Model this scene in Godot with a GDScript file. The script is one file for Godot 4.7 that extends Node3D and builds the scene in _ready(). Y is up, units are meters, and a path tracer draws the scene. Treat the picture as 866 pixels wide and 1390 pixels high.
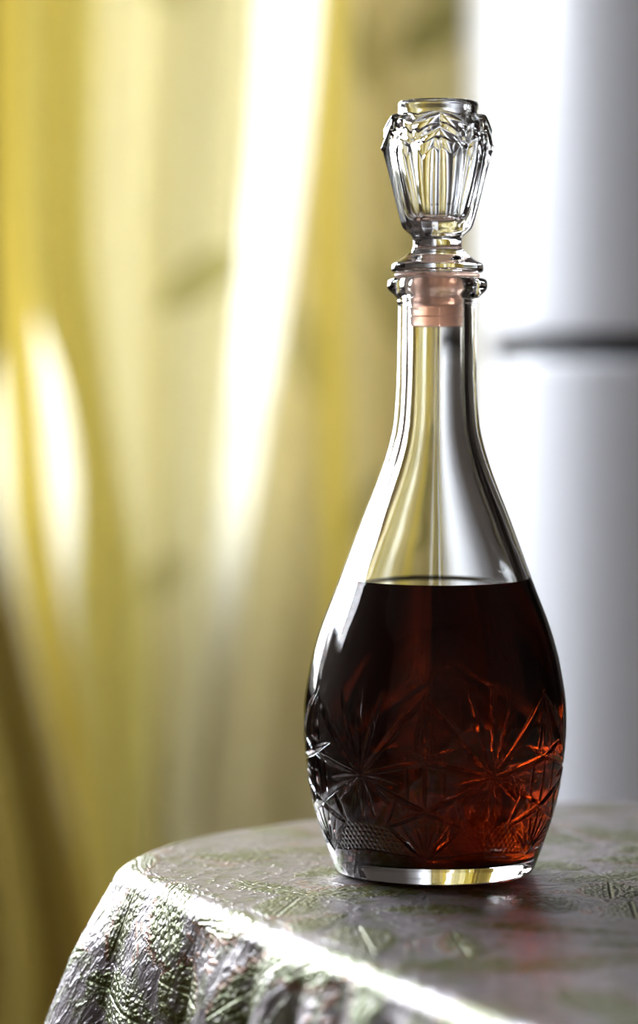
extends Node3D

const TABLE := 0.75                       # height of the cloth's top
const BOTTLE := Vector3(0.0452, 0.75, -1.104)
const BOTTLE_SIZE := Vector3(1.004, 0.992, 1.004)
const LIQUID_LEVEL := 0.1140
var names := {}


# ---------- naming ----------
func numbered(called: String) -> String:
	if not names.has(called):
		names[called] = 0
		return called
	names[called] += 1
	return "%s_%03d" % [called, names[called]]


func tag(o: Node3D, label: String, category := "", kind := "", group := "") -> void:
	if label: o.set_meta("label", label)
	if category: o.set_meta("category", category)
	if kind: o.set_meta("kind", kind)
	if group: o.set_meta("group", group)


func thing(called: String, label: String, category: String, at := Vector3.ZERO) -> Node3D:
	var o := Node3D.new()
	o.name = numbered(called)
	add_child(o)
	o.position = at
	tag(o, label, category)
	return o


func obj(called: String, mesh: Mesh, m: Material, parent: Node3D = self) -> MeshInstance3D:
	var o := MeshInstance3D.new()
	o.name = numbered(called) if parent == self else called
	o.mesh = mesh
	o.material_override = m
	parent.add_child(o, true)
	return o


func struct_(called: String, mesh: Mesh, m: Material, parent: Node3D = self) -> MeshInstance3D:
	var o := obj(called, mesh, m, parent)
	if parent == self: o.set_meta("kind", "structure")
	return o


# ---------- materials ----------
func mat(c: Color, rough := 0.7, metal := 0.0) -> StandardMaterial3D:
	var m := StandardMaterial3D.new()
	m.albedo_color = c
	m.roughness = rough
	m.metallic = metal
	return m


func glass_mat(c: Color, scale: float) -> StandardMaterial3D:
	var m := mat(Color(c.r, c.g, c.b, 0.0), 0.0)
	m.transparency = BaseMaterial3D.TRANSPARENCY_ALPHA
	m.refraction_enabled = true
	m.refraction_scale = scale
	return m


func fabric_mat(c: Color, through: float, tex: Texture2D = null) -> StandardMaterial3D:
	var m := mat(c, 0.9)
	m.backlight_enabled = true
	m.backlight = Color(through, through, through) if tex else Color(c.r * through, c.g * through, c.b * through)
	m.metallic_specular = 0.1
	m.cull_mode = BaseMaterial3D.CULL_DISABLED
	if tex: m.albedo_texture = tex
	return m


# ---------- meshes ----------
# A grid of points, rows x cols; sgn says which side is out. Normals are worked out over the whole grid, so that slices of it join smoothly.
func grid_normals(p: PackedVector3Array, rows: int, cols: int, wrap: bool, sgn: float) -> PackedVector3Array:
	var n := PackedVector3Array()
	n.resize(rows * cols)
	for i in rows:
		var i0 := maxi(i - 1, 0) * cols
		var i1 := mini(i + 1, rows - 1) * cols
		var base := i * cols
		for j in cols:
			var j0 := (j - 1 + cols) % cols if wrap else maxi(j - 1, 0)
			var j1 := (j + 1) % cols if wrap else mini(j + 1, cols - 1)
			var v := (p[i1 + j] - p[i0 + j]).cross(p[base + j1] - p[base + j0])
			n[base + j] = v.normalized() * sgn
	return n


func grid_slice(p: PackedVector3Array, n: PackedVector3Array, uv: PackedVector2Array, cols: int, wrap: bool, sgn: float, r0: int, r1: int) -> ArrayMesh:
	var idx := PackedInt32Array()
	var across := cols if wrap else cols - 1
	idx.resize((r1 - r0) * across * 6)
	var k := 0
	for i in r1 - r0:
		for j in across:
			var a := i * cols + j
			var b := i * cols + (j + 1) % cols
			var c := a + cols
			var d := b + cols
			idx[k] = a
			idx[k + 3] = b
			if sgn > 0:
				idx[k + 1] = b; idx[k + 2] = c; idx[k + 4] = d; idx[k + 5] = c
			else:
				idx[k + 1] = c; idx[k + 2] = b; idx[k + 4] = c; idx[k + 5] = d
			k += 6
	var arr := []
	arr.resize(Mesh.ARRAY_MAX)
	arr[Mesh.ARRAY_VERTEX] = p.slice(r0 * cols, (r1 + 1) * cols)
	arr[Mesh.ARRAY_NORMAL] = n.slice(r0 * cols, (r1 + 1) * cols)
	if uv.size(): arr[Mesh.ARRAY_TEX_UV] = uv.slice(r0 * cols, (r1 + 1) * cols)
	arr[Mesh.ARRAY_INDEX] = idx
	var m := ArrayMesh.new()
	m.add_surface_from_arrays(Mesh.PRIMITIVE_TRIANGLES, arr)
	return m


func lathe(prof: Array, cols: int) -> ArrayMesh:     # prof: Vector2(r, h) up the outside
	var p := PackedVector3Array()
	for q in prof:
		for j in cols:
			var a := TAU * j / cols
			p.append(Vector3(q.x * sin(a), q.y, q.x * cos(a)))
	return grid_slice(p, grid_normals(p, prof.size(), cols, true, -1.0), PackedVector2Array(), cols, true, -1.0, 0, prof.size() - 1)


func add_box(st: SurfaceTool, at: Vector3, size: Vector3) -> void:
	var b := BoxMesh.new()
	b.size = size
	st.append_from(b, 0, Transform3D(Basis(), at))


func boxes(list: Array) -> ArrayMesh:
	var st := SurfaceTool.new()
	st.begin(Mesh.PRIMITIVE_TRIANGLES)
	for b in list:
		var lo: Vector3 = b[0]
		var hi: Vector3 = b[1]
		add_box(st, (lo + hi) / 2, hi - lo)
	return st.commit()


# An upright slab over a plan (counter-clockwise seen from above as x right, z down gives "out"), its top and bottom edges rounded.
func slab(plan: PackedVector2Array, y0: float, y1: float, bevel: float) -> ArrayMesh:
	var c := plan.size()
	var nrm := PackedVector2Array()
	var mid := Vector2.ZERO
	for q in plan: mid += q / c
	for j in c:
		var t := (plan[(j + 1) % c] - plan[(j - 1 + c) % c]).normalized()
		var v := Vector2(t.y, -t.x)
		if v.dot(plan[j] - mid) < 0: v = -v
		nrm.append(v)
	var p := PackedVector3Array()
	var steps := 5
	var rows := []
	rows.append([0.0, y0, 0.02])
	rows.append([0.0, y0, 0.98])
	for k in steps + 1:
		var a := PI / 2 * k / steps
		rows.append([bevel * (1 - sin(a)), y0 + bevel * (1 - cos(a)), -1.0])
	for k in range(1, 12):
		rows.append([0.0, lerpf(y0 + bevel, y1 - bevel, k / 12.0), -1.0])
	for k in steps + 1:
		var a := PI / 2 * k / steps
		rows.append([bevel * (1 - cos(a)), y1 - bevel * (1 - sin(a)), -1.0])
	rows.append([0.0, y1, 0.98])
	rows.append([0.0, y1, 0.02])
	for r in rows:
		for j in c:
			var q: Vector2 = plan[j] - nrm[j] * float(bevel if r[2] >= 0 else r[0])
			if r[2] >= 0: q = mid + (q - mid) * r[2]
			p.append(Vector3(q.x, r[1], q.y))
	var a0 := 0.0
	for j in c: a0 += plan[j].cross(plan[(j + 1) % c])
	var sgn := -1.0 if a0 < 0 else 1.0
	return grid_slice(p, grid_normals(p, rows.size(), c, true, sgn), PackedVector2Array(), c, true, sgn, 0, rows.size() - 1)


func curve1(pts: Array, x: float) -> float:          # smooth monotone-ish reading of (x, y) pairs
	var n := pts.size()
	if x <= pts[0].x: return pts[0].y
	if x >= pts[n - 1].x: return pts[n - 1].y
	var i := 0
	while pts[i + 1].x < x: i += 1
	var p0: Vector2 = pts[maxi(i - 1, 0)]
	var p1: Vector2 = pts[i]
	var p2: Vector2 = pts[i + 1]
	var p3: Vector2 = pts[mini(i + 2, n - 1)]
	var h := p2.x - p1.x
	var t := (x - p1.x) / h
	var d := (p2.y - p1.y) / h
	var m1 := (p2.y - p0.y) / (p2.x - p0.x) if i > 0 else d
	var m2 := (p3.y - p1.y) / (p3.x - p1.x) if i + 2 < n else d
	var t2 := t * t
	var t3 := t2 * t
	return (2 * t3 - 3 * t2 + 1) * p1.y + (t3 - 2 * t2 + t) * h * m1 + (-2 * t3 + 3 * t2) * p2.y + (t3 - t2) * h * m2


# ---------- the scene ----------
func _ready() -> void:
	setup_view()
	room()
	curtains()
	fridge()
	table()
	decanter()
	stopper()


func setup_view() -> void:
	var cam := Camera3D.new()
	cam.name = "camera"
	var ca := CameraAttributesPhysical.new()
	ca.frustum_focal_length = 66.9
	ca.frustum_focus_distance = 1.078
	ca.frustum_near = 0.05
	ca.frustum_far = 60.0
	ca.exposure_aperture = 2.7
	cam.attributes = ca
	cam.keep_aspect = Camera3D.KEEP_HEIGHT
	cam.fov = 20.33
	add_child(cam)
	cam.position = Vector3(0, TABLE + 0.187, 0)
	cam.rotation = Vector3(-atan(165.0 / 3877.0), 0, deg_to_rad(0.2))
	cam.current = true

	var env := Environment.new()
	var sky_m := ProceduralSkyMaterial.new()
	sky_m.sky_top_color = Color(0.86, 0.92, 1.0)
	sky_m.sky_horizon_color = Color(1.0, 1.0, 0.98)
	sky_m.sky_energy_multiplier = 2.4
	sky_m.ground_horizon_color = Color(0.55, 0.56, 0.5)
	sky_m.ground_bottom_color = Color(0.4, 0.42, 0.36)
	sky_m.ground_energy_multiplier = 0.7
	var sky := Sky.new()
	sky.sky_material = sky_m
	env.background_mode = Environment.BG_SKY
	env.sky = sky
	env.tonemap_mode = Environment.TONE_MAPPER_LINEAR
	env.tonemap_exposure = 2.0
	env.sdfgi_enabled = true
	env.ssao_enabled = true
	env.ssil_enabled = true
	var we := WorldEnvironment.new()
	we.name = "world_environment"
	we.environment = env
	add_child(we)

	# daylight through the undraped left part of the window
	var day := AreaLight3D.new()
	day.name = "window_daylight"
	day.area_size = Vector2(1.1, 0.9)
	day.light_color = Color(0.95, 0.97, 1.0)
	day.light_energy = 8.5
	day.area_range = 8.0
	day.shadow_enabled = true
	day.position = Vector3(-1.17, 1.68, BACK - 0.03)
	day.rotation.y = PI
	add_child(day)

	# daylight through the window in the left wall
	var side := AreaLight3D.new()
	side.name = "side_window_daylight"
	side.area_size = Vector2(0.8, 0.7)
	side.light_color = Color(0.95, 0.97, 1.0)
	side.light_energy = 1.8
	side.area_range = 8.0
	side.shadow_enabled = true
	side.position = Vector3(LEFT - 0.03, 1.92, -2.5)
	side.rotation.y = -PI / 2
	add_child(side)


const LEFT := -2.3
const RIGHT := 1.9
const BACK := -3.05
const NEAR := 1.3
const TOP := 2.55
const SILL := 0.80
const W1X0 := -2.05
const W1X1 := 0.17


func room() -> void:
	var plaster := mat(Color(0.25, 0.21, 0.18), 0.95)
	var floor_m := mat(Color(0.26, 0.19, 0.13), 0.5)
	var ceil_m := mat(Color(0.42, 0.4, 0.38), 0.95)
	var white := mat(Color(0.9, 0.9, 0.88), 0.4)
	struct_("floor", boxes([[Vector3(LEFT - 0.2, -0.1, BACK - 0.2), Vector3(RIGHT + 0.2, 0, NEAR + 0.2)]]), floor_m)
	struct_("ceiling", boxes([[Vector3(LEFT - 0.2, TOP, BACK - 0.2), Vector3(RIGHT + 0.2, TOP + 0.1, NEAR + 0.2)]]), ceil_m)
	var w1y1 := 2.2
	var zb := BACK - 0.2
	struct_("wall_back", boxes([
		[Vector3(LEFT - 0.2, 0, zb), Vector3(W1X0, TOP, BACK)],
		[Vector3(W1X1, 0, zb), Vector3(RIGHT + 0.2, TOP, BACK)],
		[Vector3(W1X0, 0, zb), Vector3(W1X1, SILL, BACK)],
		[Vector3(W1X0, w1y1, zb), Vector3(W1X1, TOP, BACK)]]), plaster)
	var z0 := -2.95
	var z1 := -2.05
	var y0 := 1.5
	var y1 := 2.3
	var xl := LEFT - 0.2
	struct_("wall_left", boxes([
		[Vector3(xl, 0, BACK), Vector3(LEFT, TOP, z0)],
		[Vector3(xl, 0, z1), Vector3(LEFT, TOP, NEAR)],
		[Vector3(xl, 0, z0), Vector3(LEFT, y0, z1)],
		[Vector3(xl, y1, z0), Vector3(LEFT, TOP, z1)]]), plaster)
	struct_("wall_right", boxes([[Vector3(RIGHT, 0, BACK), Vector3(RIGHT + 0.2, TOP, NEAR)]]), plaster)
	struct_("wall_front", boxes([[Vector3(LEFT - 0.2, 0, NEAR), Vector3(RIGHT + 0.2, TOP, NEAR + 0.2)]]), plaster)
	var pane_m := mat(Color(1, 1, 1, 0.0), 0.0)
	pane_m.transparency = BaseMaterial3D.TRANSPARENCY_ALPHA

	var f := 0.05
	var a := Node3D.new()
	a.name = "window_1"
	add_child(a)
	tag(a, "kitchen window behind the drawn curtains", "", "structure")
	var xm := -0.48
	var za := BACK - 0.13
	var zc := BACK - 0.07
	obj("window_frame", boxes([
		[Vector3(W1X0, SILL, za), Vector3(W1X0 + f, w1y1, zc)], [Vector3(W1X1 - f, SILL, za), Vector3(W1X1, w1y1, zc)],
		[Vector3(W1X0 + f, SILL, za), Vector3(W1X1 - f, SILL + f, zc)], [Vector3(W1X0 + f, w1y1 - f, za), Vector3(W1X1 - f, w1y1, zc)],
		[Vector3(xm - f / 2, SILL + f, za), Vector3(xm + f / 2, w1y1 - f, zc)]]), white, a)
	for s in [[W1X0 + f, xm - f / 2], [xm + f / 2, W1X1 - f]]:
		obj("pane", boxes([[Vector3(s[0], SILL + f, BACK - 0.102), Vector3(s[1], w1y1 - f, BACK - 0.098)]]), pane_m, a)
	struct_("trim_1", boxes([[Vector3(W1X0 - 0.04, SILL - 0.035, BACK + 0.001), Vector3(W1X1 + 0.0, SILL, BACK + 0.07)]]), white)
	var b := Node3D.new()
	b.name = "window_2"
	add_child(b)
	b.set_meta("kind", "structure")
	var xa := LEFT - 0.13
	var xc := LEFT - 0.07
	obj("window_frame", boxes([
		[Vector3(xa, y0, z0), Vector3(xc, y1, z0 + f)], [Vector3(xa, y0, z1 - f), Vector3(xc, y1, z1)],
		[Vector3(xa, y0, z0 + f), Vector3(xc, y0 + f, z1 - f)], [Vector3(xa, y1 - f, z0 + f), Vector3(xc, y1, z1 - f)]]), white, b)
	obj("pane", boxes([[Vector3(LEFT - 0.102, y0 + f, z0 + f), Vector3(LEFT - 0.098, y1 - f, z1 - f)]]), pane_m, b)
	struct_("baseboard_back", boxes([[Vector3(LEFT, 0, BACK), Vector3(RIGHT, 0.08, BACK + 0.015)]]), white)


# ---------- curtains: edges are given at picture heights (pixels) and set at the curtain's own depth ----------
const CZ := -2.8


func cx(px: float) -> float:
	return (px - 433.0) / 3877.0 * 2.8


func cy(py: float) -> float:
	return TABLE + 0.187 - (py - 530.0) / 3877.0 * 2.8


func panel(left: Array, right: Array, top: float, bottom: float, pleats: float, amp: float, z: float, phase: float) -> ArrayMesh:
	var rows := 90
	var cols := 72
	var p := PackedVector3Array()
	var uv := PackedVector2Array()
	for i in rows:
		var y := lerpf(bottom, top, float(i) / (rows - 1))
		var py := 530.0 - (y - TABLE - 0.187) * 3877.0 / 2.8
		var l := cx(curve1(left, py))
		var r := cx(curve1(right, py))
		for j in cols:
			var u := float(j) / (cols - 1)
			var sway := 0.15 * sin(y * 2.3 + phase)
			p.append(Vector3(lerpf(l, r, u), y, z + amp * sin(TAU * (pleats * u + sway) + phase) + amp * 0.35 * sin(TAU * 2.3 * pleats * u + phase * 2.0)))
			uv.append(Vector2(u, (top - y) / (top - bottom)))
	return grid_slice(p, grid_normals(p, rows, cols, false, -1.0), uv, cols, false, -1.0, 0, rows - 1)


# a printed cloth: ground colour with soft olive leaves; leaf = [u, v, length, width, angle, strength]
func leaf_print(ground: Color, leaf: Color, leaves: Array, aspect: float) -> Texture2D:
	var w := 256
	var h := 1024
	var im := Image.create(w, h, false, Image.FORMAT_RGB8)
	im.fill(ground)
	for L in leaves:
		var ca := cos(L[4])
		var sa := sin(L[4])
		var half: float = L[2] / 2.0
		for y in range(maxi(0, int((L[1] - half) * h)), mini(h, int((L[1] + half) * h) + 1)):
			for x in w:
				var dx: float = (float(x) / w - L[0]) * aspect
				var dy: float = float(y) / h - L[1]
				var s: float = (dx * ca + dy * sa) / half
				var t: float = (-dx * sa + dy * ca) / (L[3] / 2.0)
				if absf(s) >= 1.0: continue
				var edge := (1.0 - s * s) * (1.0 + 0.25 * s)
				var k := absf(t) / maxf(edge, 0.001)
				if k < 1.0:
					var c := im.get_pixel(x, y)
					var rim := 0.65 + 0.35 * smoothstep(0.35, 0.9, k)
					im.set_pixel(x, y, c.lerp(leaf, L[5] * rim))
	return ImageTexture.create_from_image(im)


func curtains() -> void:
	var top := 2.27
	var bot := 0.12
	var V := func(a: Array) -> Array:
		var out := []
		for q in a: out.append(Vector2(q[0], q[1]))
		return out
	# edges as (picture row, picture column)
	var gap1_l: Array = V.call([[-900, 356], [-100, 354], [0, 351], [200, 341], [300, 332], [450, 319], [600, 304], [800, 289], [1000, 278], [1090, 272], [1300, 262]])
	var gap1_r: Array = V.call([[-900, 438], [-100, 434], [0, 430], [200, 414], [300, 402], [450, 382], [600, 357], [800, 326], [1000, 298], [1090, 284], [1300, 270]])
	var g2_r: Array = V.call([[-900, 30], [0, 36], [380, 46], [430, 58], [500, 84], [600, 106], [700, 112], [800, 108], [900, 114], [1100, 136], [1300, 150]])
	var g2_l: Array = V.call([[-900, 50], [0, 50], [380, 52], [430, 50], [500, 56], [600, 63], [700, 72], [800, 86], [900, 101], [1100, 130], [1300, 150]])
	var g3_r: Array = V.call([[-900, -10], [0, -6], [440, -2], [500, 4], [600, 14], [700, 18], [800, 34], [900, 54], [1100, 102], [1300, 140]])
	var g3_l: Array = V.call([[-900, 10], [0, 4], [440, 2], [500, -4], [600, -10], [720, 2], [900, 42], [1100, 92], [1300, 130]])
	var split_r: Array = V.call([[-900, 140], [0, 136], [300, 130], [450, 142], [650, 168], [860, 206], [1100, 206], [1300, 200]])
	var split_l: Array = V.call([[-900, 120], [0, 116], [300, 110], [450, 122], [650, 146], [860, 180], [1100, 184], [1300, 180]])
	var far_l: Array = V.call([[-900, -430], [0, -430], [700, -400], [1300, -370]])
	var right: Array = V.call([[-900, 650], [1300, 650]])

	var sheer := fabric_mat(Color(0.88, 0.85, 0.76, 0.96), 0.85)
	sheer.transparency = BaseMaterial3D.TRANSPARENCY_ALPHA
	sheer.roughness = 1.0
	var o := obj("sheer_curtain", panel(far_l, right, top, bot, 12.0, 0.008, -2.875, 0.4), sheer)
	tag(o, "sheer white net curtain glowing through the gaps between the coloured drapes", "curtain")

	var yellow := fabric_mat(Color(0.8, 0.72, 0.4), 0.3)
	o = obj("yellow_drape", panel(far_l, g3_l, top, bot, 5.0, 0.022, CZ, 1.0), yellow)
	tag(o, "wide yellow drape reaching past the left edge of the picture", "curtain")
	o = obj("yellow_drape", panel(g3_r, g2_l, top, bot, 0.8, 0.010, CZ + 0.02, 0.3), fabric_mat(Color(0.95, 0.88, 0.48), 0.88))
	tag(o, "narrow pale yellow drape fold between two white streaks at left", "curtain")
	o = obj("yellow_drape", panel(g2_r, split_r, top, bot, 1.4, 0.014, CZ + 0.055, 2.0), fabric_mat(Color(0.87, 0.82, 0.48), 0.82))
	tag(o, "olive yellow drape fold sweeping down right of the short white streak", "curtain")

	var print1 := leaf_print(Color(0.95, 0.92, 0.74), Color(0.52, 0.5, 0.2), [
		[0.74, 0.57, 0.05338, 0.01894, -0.57, 0.6], [0.35, 0.4305, 0.05166, 0.01722, 0.7, 0.4], [0.7, 0.3616, 0.05166, 0.01722, -0.8, 0.5], [0.4, 0.706, 0.05166, 0.01722, -0.4, 0.4]], 0.075)
	o = obj("printed_curtain", panel(split_l, gap1_l, top, bot, 1.6, 0.012, CZ + 0.02, 0.8), fabric_mat(Color.WHITE, 0.85, print1))
	tag(o, "beige leaf-print curtain left of the long white streak", "curtain")
	var print2 := leaf_print(Color(0.9, 0.84, 0.62), Color(0.38, 0.37, 0.15), [
		[0.2, 0.4649, 0.04305, 0.01291, 1.4, 0.6], [0.66, 0.4563, 0.05166, 0.02153, -0.5, 0.7], [0.85, 0.4305, 0.05166, 0.01722, -0.3, 0.5], [0.38, 0.5786, 0.06027, 0.01378, 1, 0.5],
		[0.6, 0.5553, 0.03444, 0.0155, 1.3, 0.65], [0.28, 0.6716, 0.06027, 0.02153, -0.6, 0.45], [0.5, 0.3444, 0.06027, 0.02583, 0.4, 0.6]], 0.085)
	var rib_l: Array = V.call([[-900, 434], [0, 434], [300, 430], [600, 434], [800, 440], [1300, 446]])
	var rib_r: Array = V.call([[-900, 464], [0, 463], [300, 463], [600, 470], [800, 476], [1300, 480]])
	var strip_r: Array = V.call([[-900, 444], [0, 442], [300, 439], [600, 443], [800, 449], [1300, 455]])
	var tan_l: Array = V.call([[-900, 454], [0, 453], [300, 453], [600, 460], [800, 466], [1300, 470]])
	o = obj("printed_curtain", panel(gap1_r, strip_r, top, bot, 0.9, 0.010, CZ, 2.4), fabric_mat(Color.WHITE, 0.85, leaf_print(Color(0.94, 0.89, 0.68), Color(0.45, 0.45, 0.2), [[0.5, 0.6, 0.06, 0.02, 1.0, 0.3]], 0.03)))
	tag(o, "tapering pale green curtain strip between long white streak and yellow ribbon", "curtain")
	o = obj("printed_curtain", panel(tan_l, right, top, bot, 1.7, 0.014, CZ, 2.4), fabric_mat(Color.WHITE, 0.75, print2))
	tag(o, "tan leaf-print curtain between the yellow ribbon and the fridge", "curtain")
	o = obj("yellow_ribbon", panel(rib_l, rib_r, top, 0.60, 0.5, 0.003, CZ + 0.035, 0.2), fabric_mat(Color(0.98, 0.9, 0.45), 1.0))
	tag(o, "narrow bright yellow ribbon hanging straight between two printed curtains", "ribbon")

	var rod := thing("curtain_rod", "white curtain rod above the window carrying the drapes", "curtain rod", Vector3(0, 2.285, CZ))
	var cyl := CylinderMesh.new()
	cyl.top_radius = 0.012
	cyl.bottom_radius = 0.012
	cyl.height = 1.0
	var wm := mat(Color(0.85, 0.85, 0.83), 0.4)
	var r := obj("pole", cyl, wm, rod)
	r.rotation.z = PI / 2
	r.position.x = -0.32
	for x in [-0.78, 0.14]:
		obj("bracket", boxes([[Vector3(x - 0.01, -0.012, BACK - CZ), Vector3(x + 0.01, 0.012, 0.0)]]), wm, rod)


# ---------- fridge ----------
func fridge_plan(x0: float, x1: float, z0: float, z1: float, rl: float, rr: float, bulge: float) -> PackedVector2Array:
	var q := PackedVector2Array()
	q.append(Vector2(x0, z0))
	for k in range(1, 7): q.append(Vector2(x0, lerpf(z0, z1 - rl, k / 7.0)))
	for k in 25:
		var a := PI / 2 * k / 24.0
		q.append(Vector2(x0 + rl - rl * cos(a), z1 - rl + rl * sin(a)))
	for k in range(1, 16):
		var t := k / 16.0
		q.append(Vector2(lerpf(x0 + rl, x1 - rr, t), z1 + bulge * sin(PI * t)))
	for k in 13:
		var a := PI / 2 * k / 12.0
		q.append(Vector2(x1 - rr + rr * sin(a), z1 - rr + rr * cos(a)))
	for k in range(1, 7): q.append(Vector2(x1, lerpf(z1 - rr, z0, k / 6.0)))
	for k in range(1, 10): q.append(Vector2(lerpf(x1, x0, k / 10.0), z0))
	return q


func fridge() -> void:
	var x0 := 0.137
	var x1 := 0.737
	var enamel := mat(Color(0.93, 0.935, 0.95), 0.28)
	var f := thing("fridge", "white rounded two-door fridge with dark gap between its doors", "fridge", Vector3.ZERO)
	obj("body", slab(fridge_plan(x0, x1, -2.72, -2.292, 0.004, 0.004, 0.0), 0.05, 1.75, 0.004), enamel, f)
	var plan := fridge_plan(x0, x1, -2.28, -2.12, 0.155, 0.03, 0.004)
	obj("lower_door", slab(plan, 0.06, 0.961, 0.006), enamel, f)
	obj("freezer_door", slab(plan, 0.981, 1.75, 0.006), enamel, f)
	var rubber := mat(Color(0.06, 0.06, 0.075), 0.6)
	var g := obj("gasket", slab(fridge_plan(x0 + 0.012, x1 - 0.012, -2.2915, -2.135, 0.145, 0.03, 0.004), 0.959, 0.983, 0.001), rubber, f)
	g.set_meta("label", "dark seal between the doors")
	for q in [[0.18, -2.68], [0.69, -2.68], [0.18, -2.32], [0.69, -2.32]]:
		var c := CylinderMesh.new()
		c.top_radius = 0.02
		c.bottom_radius = 0.022
		c.height = 0.052
		var o := obj("foot", c, rubber, f)
		o.position = Vector3(q[0], 0.026, q[1])


# ---------- table and cloth ----------
func outline() -> PackedVector2Array:
	var pts := [[0.0041, -0.9353], [-0.0134, -0.9715], [-0.0351, -1.015], [-0.0630, -1.0713], [-0.0755, -1.0965], [-0.0812, -1.1164], [-0.0754, -1.1486], [-0.0623, -1.1827],
		[-0.0418, -1.2107], [0.0, -1.250], [0.055, -1.283], [0.11, -1.3015], [0.17, -1.310], [0.3, -1.315], [0.45, -1.305], [0.57, -1.27], [0.65, -1.2], [0.69, -1.05], [0.69, -0.8], [0.66, -0.62],
		[0.58, -0.53], [0.45, -0.49], [0.3, -0.485], [0.235, -0.51], [0.19, -0.57], [0.14, -0.665], [0.07, -0.805]]
	var c := Curve2D.new()
	c.bake_interval = 0.0025
	var n := pts.size()
	for i in n + 1:
		var a := Vector2(pts[(i - 1 + n) % n][0], pts[(i - 1 + n) % n][1])
		var b := Vector2(pts[i % n][0], pts[i % n][1])
		var d := Vector2(pts[(i + 1) % n][0], pts[(i + 1) % n][1])
		var t := (d - a) / (a.distance_to(b) + b.distance_to(d))
		c.add_point(b, -t * a.distance_to(b) / 3.0, t * b.distance_to(d) / 3.0)
	var out := PackedVector2Array()
	var length := c.get_baked_length()
	var m := int(length / 0.0028)
	for k in m: out.append(c.sample_baked(length * k / m, true))
	return out


func table() -> void:
	var plan := outline()
	var n := plan.size()
	var nrm := PackedVector2Array()
	for j in n:
		var t := (plan[(j + 2) % n] - plan[(j - 2 + n) % n]).normalized()
		nrm.append(Vector2(-t.y, t.x))
	if Geometry2D.is_point_in_polygon(plan[0] + nrm[0] * 0.02, plan):
		for j in n: nrm[j] = -nrm[j]
	var mid := Vector2(0.31, -0.93)
	# rows: hem, hanging, rim, top towards the middle
	var rim := 0.009
	var p := PackedVector3Array()
	var uv := PackedVector2Array()
	var arc := PackedFloat32Array()
	var total := 0.0
	for j in n:
		arc.append(total)
		total += plan[j].distance_to(plan[(j + 1) % n])
	var nf := roundi(total / 0.041)
	var fn := FastNoiseLite.new()
	fn.seed = 11
	fn.frequency = 9.0
	var rows := 0
	var hang_rows := 46
	var lean := deg_to_rad(15.0)                       # the rim runs out into the leaning skirt
	var tile := 0.36
	for i in hang_rows:
		var d := 0.26 * pow(1.0 - float(i) / hang_rows, 1.35)      # metres below the rim
		for j in n:
			var s := arc[j] / total
			var wob := 0.35 * sin(TAU * 5.0 * s + 1.0) + 0.2 * sin(TAU * 11.0 * s)
			var ph := s * nf + wob
			var bump := pow(absf(sin(PI * ph)), 0.65)
			var bump2 := 0.5 + 0.5 * sin(TAU * ph * 2.0 + 1.0)
			var grow := 1.0 - exp(-d / 0.045)
			var corner := exp(-plan[j].distance_squared_to(Vector2(-0.0812, -1.1164)) / 0.0032)
			var flare := d * (0.06 + 0.14 * corner) + (0.008 + 0.006 * corner) * (1.0 - exp(-d / 0.05)) - rim * (1.0 - cos(lean))
			var off := flare + (bump - 0.55) * 0.016 * grow + bump2 * 0.002 * grow
			var fine := fn.get_noise_3d(plan[j].x * 3.0, d * 3.0, plan[j].y * 3.0) * 0.0015
			var q := plan[j] + nrm[j] * (off + fine)
			p.append(Vector3(q.x, TABLE - rim * (1.0 - sin(lean)) - d, q.y))
			var w := plan[j] + nrm[j] * (d + rim * (1.0 - lean))
			uv.append(w / tile)
		rows += 1
	for k in 9:
		var a := lerpf(lean, PI / 2, k / 8.0)
		for j in n:
			var q := plan[j] - nrm[j] * (rim * (1.0 - cos(a)))
			p.append(Vector3(q.x, TABLE - rim * (1.0 - sin(a)), q.y))
			uv.append((plan[j] - nrm[j] * (rim * (a - 1.0))) / tile)
		rows += 1
	var rings := 60
	for k in range(1, rings + 1):
		var t := 1.0 - pow(1.0 - float(k) / rings, 1.0)
		for j in n:
			var q := plan[j] - nrm[j] * rim
			q = q.lerp(mid, t * 0.999)
			p.append(Vector3(q.x, TABLE, q.y))
			uv.append(q / tile)
		rows += 1
	var sgn := -1.0
	var a0 := 0.0
	for j in n: a0 += plan[j].cross(plan[(j + 1) % n])
	if a0 > 0: sgn = 1.0
	var mesh := grid_slice(p, grid_normals(p, rows, n, true, sgn), uv, n, true, sgn, 0, rows - 1)
	var o := obj("tablecloth", mesh, cloth_mat())
	tag(o, "silvery jacquard tablecloth with green woven leaves, draped over the table", "tablecloth")

	var wood := mat(Color(0.4, 0.27, 0.16), 0.5)
	var t := thing("table", "wooden table hidden under the jacquard tablecloth", "table", Vector3.ZERO)
	var small := PackedVector2Array()
	for j in range(0, n, 4): small.append(plan[j] - nrm[j] * 0.004)
	obj("tabletop", slab(small, TABLE - 0.03, TABLE - 0.0012, 0.006), wood, t)
	for q in [[0.02, -1.16], [0.58, -1.18], [0.58, -0.62], [0.26, -0.62]]:
		obj("leg", boxes([[Vector3(q[0] - 0.022, 0, q[1] - 0.022), Vector3(q[0] + 0.022, TABLE - 0.03, q[1] + 0.022)]]), wood, t)


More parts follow.
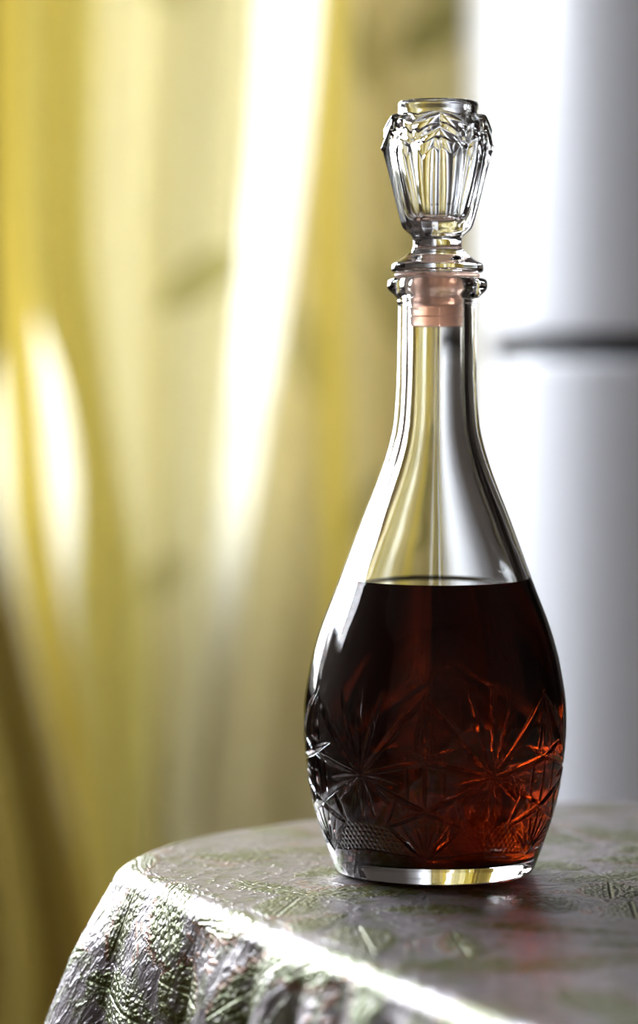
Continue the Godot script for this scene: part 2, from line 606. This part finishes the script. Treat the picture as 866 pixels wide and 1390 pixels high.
func cloth_mat() -> StandardMaterial3D:
	var n := 1024
	var tile := 360.0                                  # mm
	var s := tile / n
	var rng := RandomNumberGenerator.new()
	rng.seed = 77
	var col := PackedByteArray()
	col.resize(n * n * 3)
	var hgt := PackedByteArray()
	hgt.resize(n * n)
	var fn := FastNoiseLite.new()
	fn.seed = 5
	fn.frequency = 1.0
	var cell := FastNoiseLite.new()
	cell.seed = 21
	cell.noise_type = FastNoiseLite.TYPE_CELLULAR
	cell.cellular_return_type = FastNoiseLite.RETURN_DISTANCE
	cell.cellular_jitter = 0.7
	cell.frequency = 1.0
	for y in n:
		for x in n:
			var k := fn.get_noise_2d(x * 0.012, y * 0.13) * 0.5 + fn.get_noise_2d(x * 0.25 + 300.0, y * 0.5) * 0.35
			var ridge := 1.0 - absf(fn.get_noise_2d(x * 0.018 + 70.0, y * 0.03 + 40.0)) * 3.0
			ridge = maxf(ridge, 0.0)
			var moss := clampf(fn.get_noise_2d(x * 0.02 + 900.0, y * 0.02) * 2.2, 0.0, 1.0)
			var i := (y * n + x) * 3
			col[i] = int(clampf(144.0 + 44.0 * k - 26.0 * moss, 0, 255))
			col[i + 1] = int(clampf(135.0 + 44.0 * k - 18.0 * moss, 0, 255))
			col[i + 2] = int(clampf(136.0 + 44.0 * k - 44.0 * moss, 0, 255))
			hgt[y * n + x] = int(clampf(70.0 + 45.0 * k + 55.0 * ridge * ridge + (8.0 if (x + y) % 4 < 2 else 0.0), 0, 255))
	var placed := []
	var tries := 0
	while placed.size() < 70 and tries < 4000:
		tries += 1
		var c := Vector2(rng.randf() * tile, rng.randf() * tile)
		var ok := true
		for q in placed:
			var d: Vector2 = (c - q).abs()
			d = Vector2(minf(d.x, tile - d.x), minf(d.y, tile - d.y))
			if d.length() < 31.0: ok = false
		if not ok: continue
		placed.append(c)
		var len := rng.randf_range(17.0, 32.0)         # half length
		var wid := rng.randf_range(7.0, 13.0)
		var ang := rng.randf() * TAU
		var ca := cos(ang)
		var sa := sin(ang)
		var tone := rng.randf()
		var leaf := Color(0.38, 0.42, 0.12).lerp(Color(0.50, 0.50, 0.24), tone)
		var rust := Color(0.48, 0.29, 0.18)
		var has_rust := rng.randf() < 0.6
		var reach := int((len + 8.0) / s)
		for yy in range(-reach, reach + 1):
			for xx in range(-reach, reach + 1):
				var px := xx * s
				var py := yy * s
				var a := (px * ca + py * sa) / len
				if absf(a) >= 1.12: continue
				var b := (-px * sa + py * ca)
				var edge := wid * pow(maxf(1.0 - a * a, 0.0), 0.7) * (1.0 + 0.3 * a) + 0.8 * sin(a * 22.0) + 3.0 * fn.get_noise_2d((c.x + px) * 0.35, (c.y + py) * 0.35)
				var ab := absf(b)
				var i := ((int(c.y / s) + yy + n) % n) * n + (int(c.x / s) + xx + n) % n
				if ab < edge:
					var bump := clampf(0.95 - 1.25 * (cell.get_noise_2d((px * ca + py * sa + c.x) / 3.3, (b + c.y) / 2.3) + 1.0), 0.0, 1.0)
					var inner := clampf((edge - ab) / 2.2, 0.0, 1.0)
					var vein := clampf(ab / 0.9, 0.25, 1.0)
					hgt[i] = int(clampf(75.0 + 130.0 * bump * inner * vein + 15.0 * (1.0 - inner), 0, 255))
					var cc := leaf.lerp(leaf.darkened(0.4), (1.0 - bump) * 0.8)
					cc = cc.lerp(Color(0.57, 0.55, 0.55), clampf(0.2 + 1.4 * fn.get_noise_2d((c.x + px) * 0.12, (c.y + py) * 0.12), 0.0, 0.85))
					if has_rust and inner < 1.0 and b > 0.0: cc = cc.lerp(rust, 0.8)
					col[i * 3] = int(cc.r * 255)
					col[i * 3 + 1] = int(cc.g * 255)
					col[i * 3 + 2] = int(cc.b * 255)
				elif ab < edge + 1.5 and absf(a) < 1.0:
					hgt[i] = int(125 - 30.0 * (ab - edge))
		# short rust strokes woven beside the leaf
		if rng.randf() < 0.6:
			var sc := c + Vector2(-sa, ca) * (wid + 4.0)
			for k in 4:
				var an := ang + rng.randf_range(-0.35, 0.35)
				var from := sc + Vector2(ca, sa) * rng.randf_range(-9.0, 5.0) + Vector2(-sa, ca) * k * 2.0
				var long := rng.randi_range(14, 34)
				for t in long:
					var q := from + Vector2(cos(an), sin(an)) * (t * 0.28)
					for w in 5:
						var e := q + Vector2(-sin(an), cos(an)) * (w - 2.0) * 0.3
						var i := (posmod(int(e.y / s), n)) * n + posmod(int(e.x / s), n)
						col[i * 3] = 150
						col[i * 3 + 1] = 112
						col[i * 3 + 2] = 90
						hgt[i] = 105
	var ci := Image.create_from_data(n, n, false, Image.FORMAT_RGB8, col)
	var hi := Image.create_from_data(n, n, false, Image.FORMAT_L8, hgt)
	var m := mat(Color(1, 1, 1), 0.36, 0.5)
	m.metallic_specular = 0.7
	m.albedo_texture = ImageTexture.create_from_image(ci)
	m.heightmap_enabled = true
	m.heightmap_texture = ImageTexture.create_from_image(hi)
	m.heightmap_scale = 0.2
	m.cull_mode = BaseMaterial3D.CULL_DISABLED
	return m


# ---------- decanter ----------
# outer radius and inner radius in millimetres over the height in millimetres
const OUTER := [Vector2(0, 36.4), Vector2(1.5, 38.2), Vector2(5.2, 39.8), Vector2(12.3, 42.4), Vector2(23.8, 46.1), Vector2(38, 49.0), Vector2(52.4, 50.5), Vector2(66.7, 50.5), Vector2(81, 48.4),
	Vector2(89.5, 46.4), Vector2(98.2, 43.7), Vector2(113.9, 37.7), Vector2(126.8, 33.0), Vector2(138.3, 28.8), Vector2(155.4, 22.2), Vector2(166.9, 18.5), Vector2(175.2, 16.7), Vector2(189.8, 15.6),
	Vector2(204.1, 15.25), Vector2(222.7, 15.1)]
const INNER := [Vector2(9.3, 33.0), Vector2(12.0, 36.2), Vector2(16.0, 38.6), Vector2(23.8, 41.3), Vector2(38, 44.3), Vector2(52.4, 45.8), Vector2(66.7, 45.8), Vector2(81, 43.8), Vector2(89.5, 41.6), Vector2(98.2, 38.6),
	Vector2(113.9, 32.0), Vector2(126.8, 27.2), Vector2(138.3, 22.8), Vector2(155.4, 16.4), Vector2(166.9, 13.2), Vector2(175.2, 11.8), Vector2(189.8, 11.0), Vector2(204.1, 10.8), Vector2(222.7, 10.7)]

# the cut pattern over one sixth of the way round, mirrored: [u0 deg, y0 px, u1, y1, half width mm, depth mm]; u = 0 at a star, 30 at a column
const CUTS := [
	[0, 1055, 0, 926, 1.5, 0.75], [0, 1055, 11, 940, 1.5, 0.75], [0, 1055, 31, 938, 1.5, 0.9], [2, 1050, 22, 960, 0.8, 0.4],
	[0, 1055, 42, 1013, 1.3, 0.9], [0, 1055, 51, 1120, 1.3, 0.9], [-4, 1055, 17, 1060, 1.2, 0.6], [0, 1052, 16, 1092, 1.2, 0.6], [0, 1055, 6, 1108, 1.3, 0.6], [0, 1055, 0, 1116, 1.0, 0.5],
	[30, 940, 24, 1030, 0.8, 0.5], [30, 940, 28, 1010, 0.6, 0.4], [22, 1014, 22, 1096, 0.8, 0.5], [30, 1024, 30, 1100, 0.8, 0.5],
	[11, 1120, 17, 1076, 1.4, 0.8], [11, 1120, 30, 1094, 1.1, 0.8], [11, 1118, 30, 1160, 1.2, 0.9],
	[30, 1160, 24, 1104, 0.9, 0.6], [30, 1160, 30, 1092, 0.9, 0.6], [30, 1160, 18, 1112, 0.7, 0.5], [17, 1012, 30, 1020, 0.9, 0.6],
]


func cut_depth(u: float, py: float, cuts: Array, r: float) -> float:
	var k := r * PI / 180.0                            # mm per degree
	var best := 0.0
	var x := u * k
	var y := (py + lerpf(25.0, 17.0, minf(u, 60.0 - u) / 30.0)) / 3.512      # as the eye, looking slightly down, sees the front
	py = y * 3.512
	for c in cuts:
		for m in 2:
			var ax: float = (c[0] if m == 0 else (60.0 - c[0])) * k
			var bx: float = (c[2] if m == 0 else (60.0 - c[2])) * k
			var ay: float = c[1] / 3.512
			var by: float = c[3] / 3.512
			var dx := bx - ax
			var dy := by - ay
			var ll := dx * dx + dy * dy
			var t := clampf(((x - ax) * dx + (y - ay) * dy) / ll, 0.0, 1.0)
			var ex := x - ax - dx * t
			var ey := y - ay - dy * t
			var w: float = c[4] * pow(maxf(sin(PI * clampf(0.06 + 0.9 * t, 0.0, 1.0)), 0.0), 0.6)
			var d := sqrt(ex * ex + ey * ey)
			if d < w:
				best = maxf(best, 1.3 * c[5] * (1.0 - d / w) * (w / c[4]))
	# hobnails under the star, between the columns
	var au := u
	if py > 1121.0 + maxf(au - 11.0, 0.0) * 2.5 and py < 1157.0 and au < 28.0:
		var row := floorf((py - 1118.0) / 6.5)
		var fu := fposmod(au / 2.9 + 0.5 * fposmod(row, 2.0), 1.0) - 0.5
		var fv := fposmod((py - 1118.0) / 6.5, 1.0) - 0.5
		best = maxf(best, 0.45 * clampf(sqrt(fu * fu + fv * fv) * 2.0, 0.0, 1.0))
	return best


func decanter() -> void:
	var cols := 1056                                   # 176 columns to a sixth
	var half := 88
	var shift := deg_to_rad(23.5)                      # where a star stands, from the front towards the right
	var p := PackedVector3Array()
	var bounds := {}
	var rows := 0
	# underside: a shallow kick
	var under := [Vector2(0.02, 3.6), Vector2(12, 3.3), Vector2(20, 2.6), Vector2(26, 1.5), Vector2(30, 0.5), Vector2(31.8, 0.1), Vector2(33.5, 0.0), Vector2(35, 0.1), Vector2(35.9, 0.5), Vector2(36.6, 1.0)]
	var plain := func(r: float, h: float) -> void:
		for j in cols:
			var a := TAU * j / cols
			p.append(Vector3(r * sin(a), h, r * cos(a)) * 0.001)
	for q in under:
		plain.call(q.x, q.y)
		rows += 1
	for k in range(1, 9):
		var h := 1.0 + k * 0.35
		plain.call(curve1(OUTER, h), h)
		rows += 1
	bounds.foot = [0, rows - 1]
	var start := rows - 1
	var steps := 226
	for i in range(1, steps + 1):
		var h := lerpf(3.8, 75.5, float(i) / steps)
		var r := curve1(OUTER, h)
		var py := 1183.0 - h * 3.512
		var row := PackedFloat32Array()
		row.resize(half + 1)
		for j in half + 1: row[j] = cut_depth(30.0 * j / half, py, CUTS, r)
		for j in cols:
			var k := j % (2 * half)
			var a := TAU * j / cols + shift
			var rr := r - row[k if k <= half else 2 * half - k]
			p.append(Vector3(rr * sin(a), h, rr * cos(a)) * 0.001)
		rows += 1
	# the columns above start at the star; turn the plain rows below by the same angle so the grid does not twist
	for i in (start + 1) * cols:
		p[i] = p[i].rotated(Vector3.UP, shift)
	bounds.cut_band = [start, rows - 1]
	var seam := func(r: float, h: float) -> void:
		for j in cols:
			var a := TAU * j / cols + shift
			var d := absf(wrapf(a - 0.01, -PI, PI)) * r
			var d2 := absf(wrapf(a - 0.01 + PI, -PI, PI)) * r
			var rr: float = r + 0.14 * maxf(0.0, 1.0 - minf(d, d2) / 0.3)
			p.append(Vector3(rr * sin(a), h, rr * cos(a)) * 0.001)
	start = rows - 1
	for i in range(1, 61):
		var h := lerpf(75.5, 160.0, i / 60.0)
		seam.call(curve1(OUTER, h), h)
		rows += 1
	bounds.shoulder = [start, rows - 1]
	start = rows - 1
	for i in range(1, 41):
		var h := lerpf(160.0, 221.8, i / 40.0)
		seam.call(curve1(OUTER, h), h)
		rows += 1
	bounds.neck = [start, rows - 1]
	start = rows - 1
	for q in [Vector2(15.3, 222.3), Vector2(15.55, 222.9), Vector2(15.4, 223.5), Vector2(15.3, 224.0), Vector2(15.6, 224.5), Vector2(16.6, 225.4), Vector2(17.8, 226.5), Vector2(18.8, 227.5), Vector2(19.2, 228.2), Vector2(19.35, 229.0), Vector2(19.35, 230.0), Vector2(19.2, 231.0),
			Vector2(18.8, 231.7), Vector2(18.2, 232.1), Vector2(17.2, 232.2), Vector2(15.0, 232.0), Vector2(12.6, 231.8), Vector2(11.6, 231.4), Vector2(11.1, 230.6), Vector2(10.9, 229.0), Vector2(10.75, 226.0), Vector2(10.7, 223.0)]:
		plain.call(q.x, q.y)
		for j in cols: p[rows * cols + j] = p[rows * cols + j].rotated(Vector3.UP, shift)
		rows += 1
	bounds.lip = [start, rows - 1]
	start = rows - 1
	for i in range(1, 91):
		var h := lerpf(223.0, 9.3, i / 90.0)
		plain.call(curve1(INNER, h), h)
		for j in cols: p[rows * cols + j] = p[rows * cols + j].rotated(Vector3.UP, shift)
		rows += 1
	for q in [Vector2(30, 8.6), Vector2(25, 8.3), Vector2(15, 8.6), Vector2(6, 8.8), Vector2(0.02, 8.9)]:
		plain.call(q.x, q.y)
		for j in cols: p[rows * cols + j] = p[rows * cols + j].rotated(Vector3.UP, shift)
		rows += 1
	bounds.inner_wall = [start, rows - 1]
	var n := grid_normals(p, rows, cols, true, -1.0)
	var glass := glass_mat(Color(0.985, 0.985, 0.98), 0.05)
	var d := thing("decanter", "clear pressed-glass decanter with cut starbursts standing on the tablecloth", "decanter", BOTTLE)
	d.scale = BOTTLE_SIZE
	for key in bounds:
		var b: Array = bounds[key]
		var o := obj(key, grid_slice(p, n, PackedVector2Array(), cols, true, -1.0, b[0], b[1]), glass, d)
		if key == "cut_band": o.set_meta("label", "band of cut starbursts, lattice and hobnails")

	# the drink
	var prof := [Vector2(0.00002, 0.0086)]
	for q in [Vector2(6, 8.5), Vector2(15, 8.3), Vector2(25, 8.0), Vector2(30.2, 8.3)]: prof.append(q * 0.001)
	for i in 60:
		var h := lerpf(9.2, LIQUID_LEVEL * 1000.0, i / 59.0)
		prof.append(Vector2(curve1(INNER, h) + 0.25, h) * 0.001)
	var rt: float = prof[prof.size() - 1].x
	for q in [Vector2(0.15, 0.25), Vector2(0.5, 0.05), Vector2(1.2, -0.35), Vector2(2.2, -0.55), Vector2(4.0, -0.6)]:
		prof.append(Vector2(rt - q.x * 0.001, LIQUID_LEVEL + q.y * 0.001))
	prof.append(Vector2(0.012, LIQUID_LEVEL - 0.0006))
	prof.append(Vector2(0.00002, LIQUID_LEVEL - 0.0006))
	var drink := glass_mat(Color(0.043, 0.0036, 0.0003).linear_to_srgb(), 0.036)
	var o := obj("brandy", lathe(prof, 256), drink)
	o.position = BOTTLE
	o.scale = BOTTLE_SIZE
	tag(o, "dark reddish brown brandy filling the lower part of the decanter", "drink")


func stopper() -> void:
	var cols := 288
	var rows := 0
	var p := PackedVector3Array()
	var bounds := {}
	# [r mm, h mm, zigzag mm, share of the twelve-sided plan]
	var ring := func(r: float, h: float, zig: float, poly: float) -> void:
		for j in cols:
			var a := TAU * j / cols
			var deg := 360.0 * j / cols
			var f := fposmod(deg, 30.0) - 15.0
			var c := cos(deg_to_rad(15.0)) / cos(deg_to_rad(f))
			var tri := 1.0 - absf(fposmod(deg, 60.0) - 30.0) / 15.0
			tri = -tri
			var rr := r * lerpf(1.0, c, poly)
			p.append(Vector3(rr * sin(a), h + zig * tri, rr * cos(a)) * 0.001)
	var list := {
		"peg": [[0.02, 222, 0, 0], [5.5, 222, 0, 0], [6.4, 222.4, 0, 0], [6.6, 223.2, 0, 0], [6.7, 228, 0, 0], [6.8, 232.5, 0, 0], [7.0, 233.9, 0, 0]],
		"collar": [[9.0, 234.25, 0, 0], [16.4, 234.3, 0, 0], [17.2, 234.5, 0, 0], [17.7, 235.0, 0, 0], [17.8, 235.8, 0, 0], [17.75, 237.0, 0, 0], [17.5, 237.7, 0, 0], [16.8, 238.2, 0, 0], [15.0, 239.1, 0, 0], [12.6, 240.6, 0, 0], [11.0, 242.0, 0, 0], [10.0, 243.2, 0, 0]],
		"stem": [[9.5, 244.2, 0, 0], [9.35, 245.4, 0, 0], [9.4, 246.8, 0, 0], [9.7, 248.0, 0, 0.2], [10.4, 249.0, 0, 0.5]],
		"facets": [[11.4, 249.9, 0, 0.8], [12.6, 250.9, 0, 1], [13.4, 251.9, 0, 1], [13.9, 253.2, 0, 1]],
		"chevron_band": [],
		"rim": [],
		"hollow": [],
	}
	for k in range(1, 25):
		var t := k / 24.0
		list.facets.append([lerpf(13.9, 21.0, pow(t, 0.93)), lerpf(253.2, 284.4, t), 3.4 * t * t, 1])
	list.chevron_band = [[21.55, 285.0, 3.4, 1], [21.8, 285.6, 3.4, 0.95], [21.7, 286.3, 3.3, 0.9], [21.2, 287.0, 3.2, 0.9], [20.9, 288.0, 3.0, 0.9], [20.7, 289.5, 2.7, 0.9], [20.6, 290.8, 2.4, 0.9], [20.9, 291.4, 2.2, 0.85], [20.8, 292.0, 2.1, 0.8], [20.1, 292.6, 2.0, 0.75], [18.8, 293.2, 1.8, 0.7]]
	list.rim = [[17.4, 293.8, 1.3, 0.5], [16.3, 294.3, 0.8, 0.25], [15.7, 294.9, 0.4, 0.1], [15.4, 295.8, 0.1, 0], [15.4, 297.0, 0, 0], [15.5, 298.2, 0, 0], [15.5, 299.3, 0, 0], [15.2, 300.1, 0, 0], [14.6, 300.5, 0, 0], [13.9, 300.4, 0, 0], [13.3, 299.8, 0, 0]]
	list.hollow = [[12.9, 298.5, 0, 0], [12.8, 296.5, 0, 0], [13.0, 294.0, 0, 0], [13.8, 291.0, 0, 0], [14.8, 287.0, 0, 0], [15.2, 283.0, 0, 0], [14.8, 278.0, 0, 0], [13.6, 272.0, 0, 0], [12.2, 266.0, 0, 0], [10.8, 261.0, 0, 0], [9.6, 257.5, 0, 0], [8.4, 255.7, 0, 0], [6.5, 254.8, 0, 0], [3.5, 254.4, 0, 0], [0.02, 254.3, 0, 0]]
	for key in list:
		var first := maxi(rows - 1, 0)
		for q in list[key]:
			ring.call(float(q[0]), float(q[1]), float(q[2]), float(q[3]))
			rows += 1
		bounds[key] = [first, rows - 1]
	var n := grid_normals(p, rows, cols, true, -1.0)
	var glass := glass_mat(Color(0.985, 0.985, 0.985), 0.05)
	var s := thing("stopper", "faceted hollow glass stopper with pink plastic plug in the decanter's neck", "stopper", BOTTLE)
	s.scale = BOTTLE_SIZE
	for key in bounds:
		var b: Array = bounds[key]
		obj(key, grid_slice(p, n, PackedVector2Array(), cols, true, -1.0, b[0], b[1]), glass, s)
	# the plug: a ribbed sleeve with a flange
	var prof := [Vector2(7.2, 213.6), Vector2(9.3, 213.4), Vector2(9.9, 213.7), Vector2(10.1, 214.4)]
	var y := 214.4
	while y < 230.0:
		for q in [[10.15, 0.5], [10.3, 1.6], [10.45, 2.2], [10.5, 2.5], [10.45, 2.8], [9.9, 3.0], [9.8, 3.2], [10.1, 3.6]]: prof.append(Vector2(q[0], y + q[1]))
		y += 3.7
	prof.append_array([Vector2(10.3, 232.2), Vector2(10.6, 232.45), Vector2(15.8, 232.5), Vector2(16.3, 232.8), Vector2(16.4, 233.3), Vector2(16.2, 233.9), Vector2(15.6, 234.2), Vector2(8.0, 234.2), Vector2(7.1, 233.8), Vector2(6.95, 231), Vector2(6.95, 220), Vector2(7.1, 213.8), Vector2(7.2, 213.6)])
	var pr := []
	for q in prof: pr.append(q * 0.001)
	var plastic := glass_mat(Color(1.0, 0.87, 0.8), 0.03)
	plastic.albedo_color.a = 0.18
	plastic.roughness = 0.42
	var o := obj("plug", lathe(pr, 128), plastic, s)
	o.set_meta("label", "ribbed pinkish plastic plug")
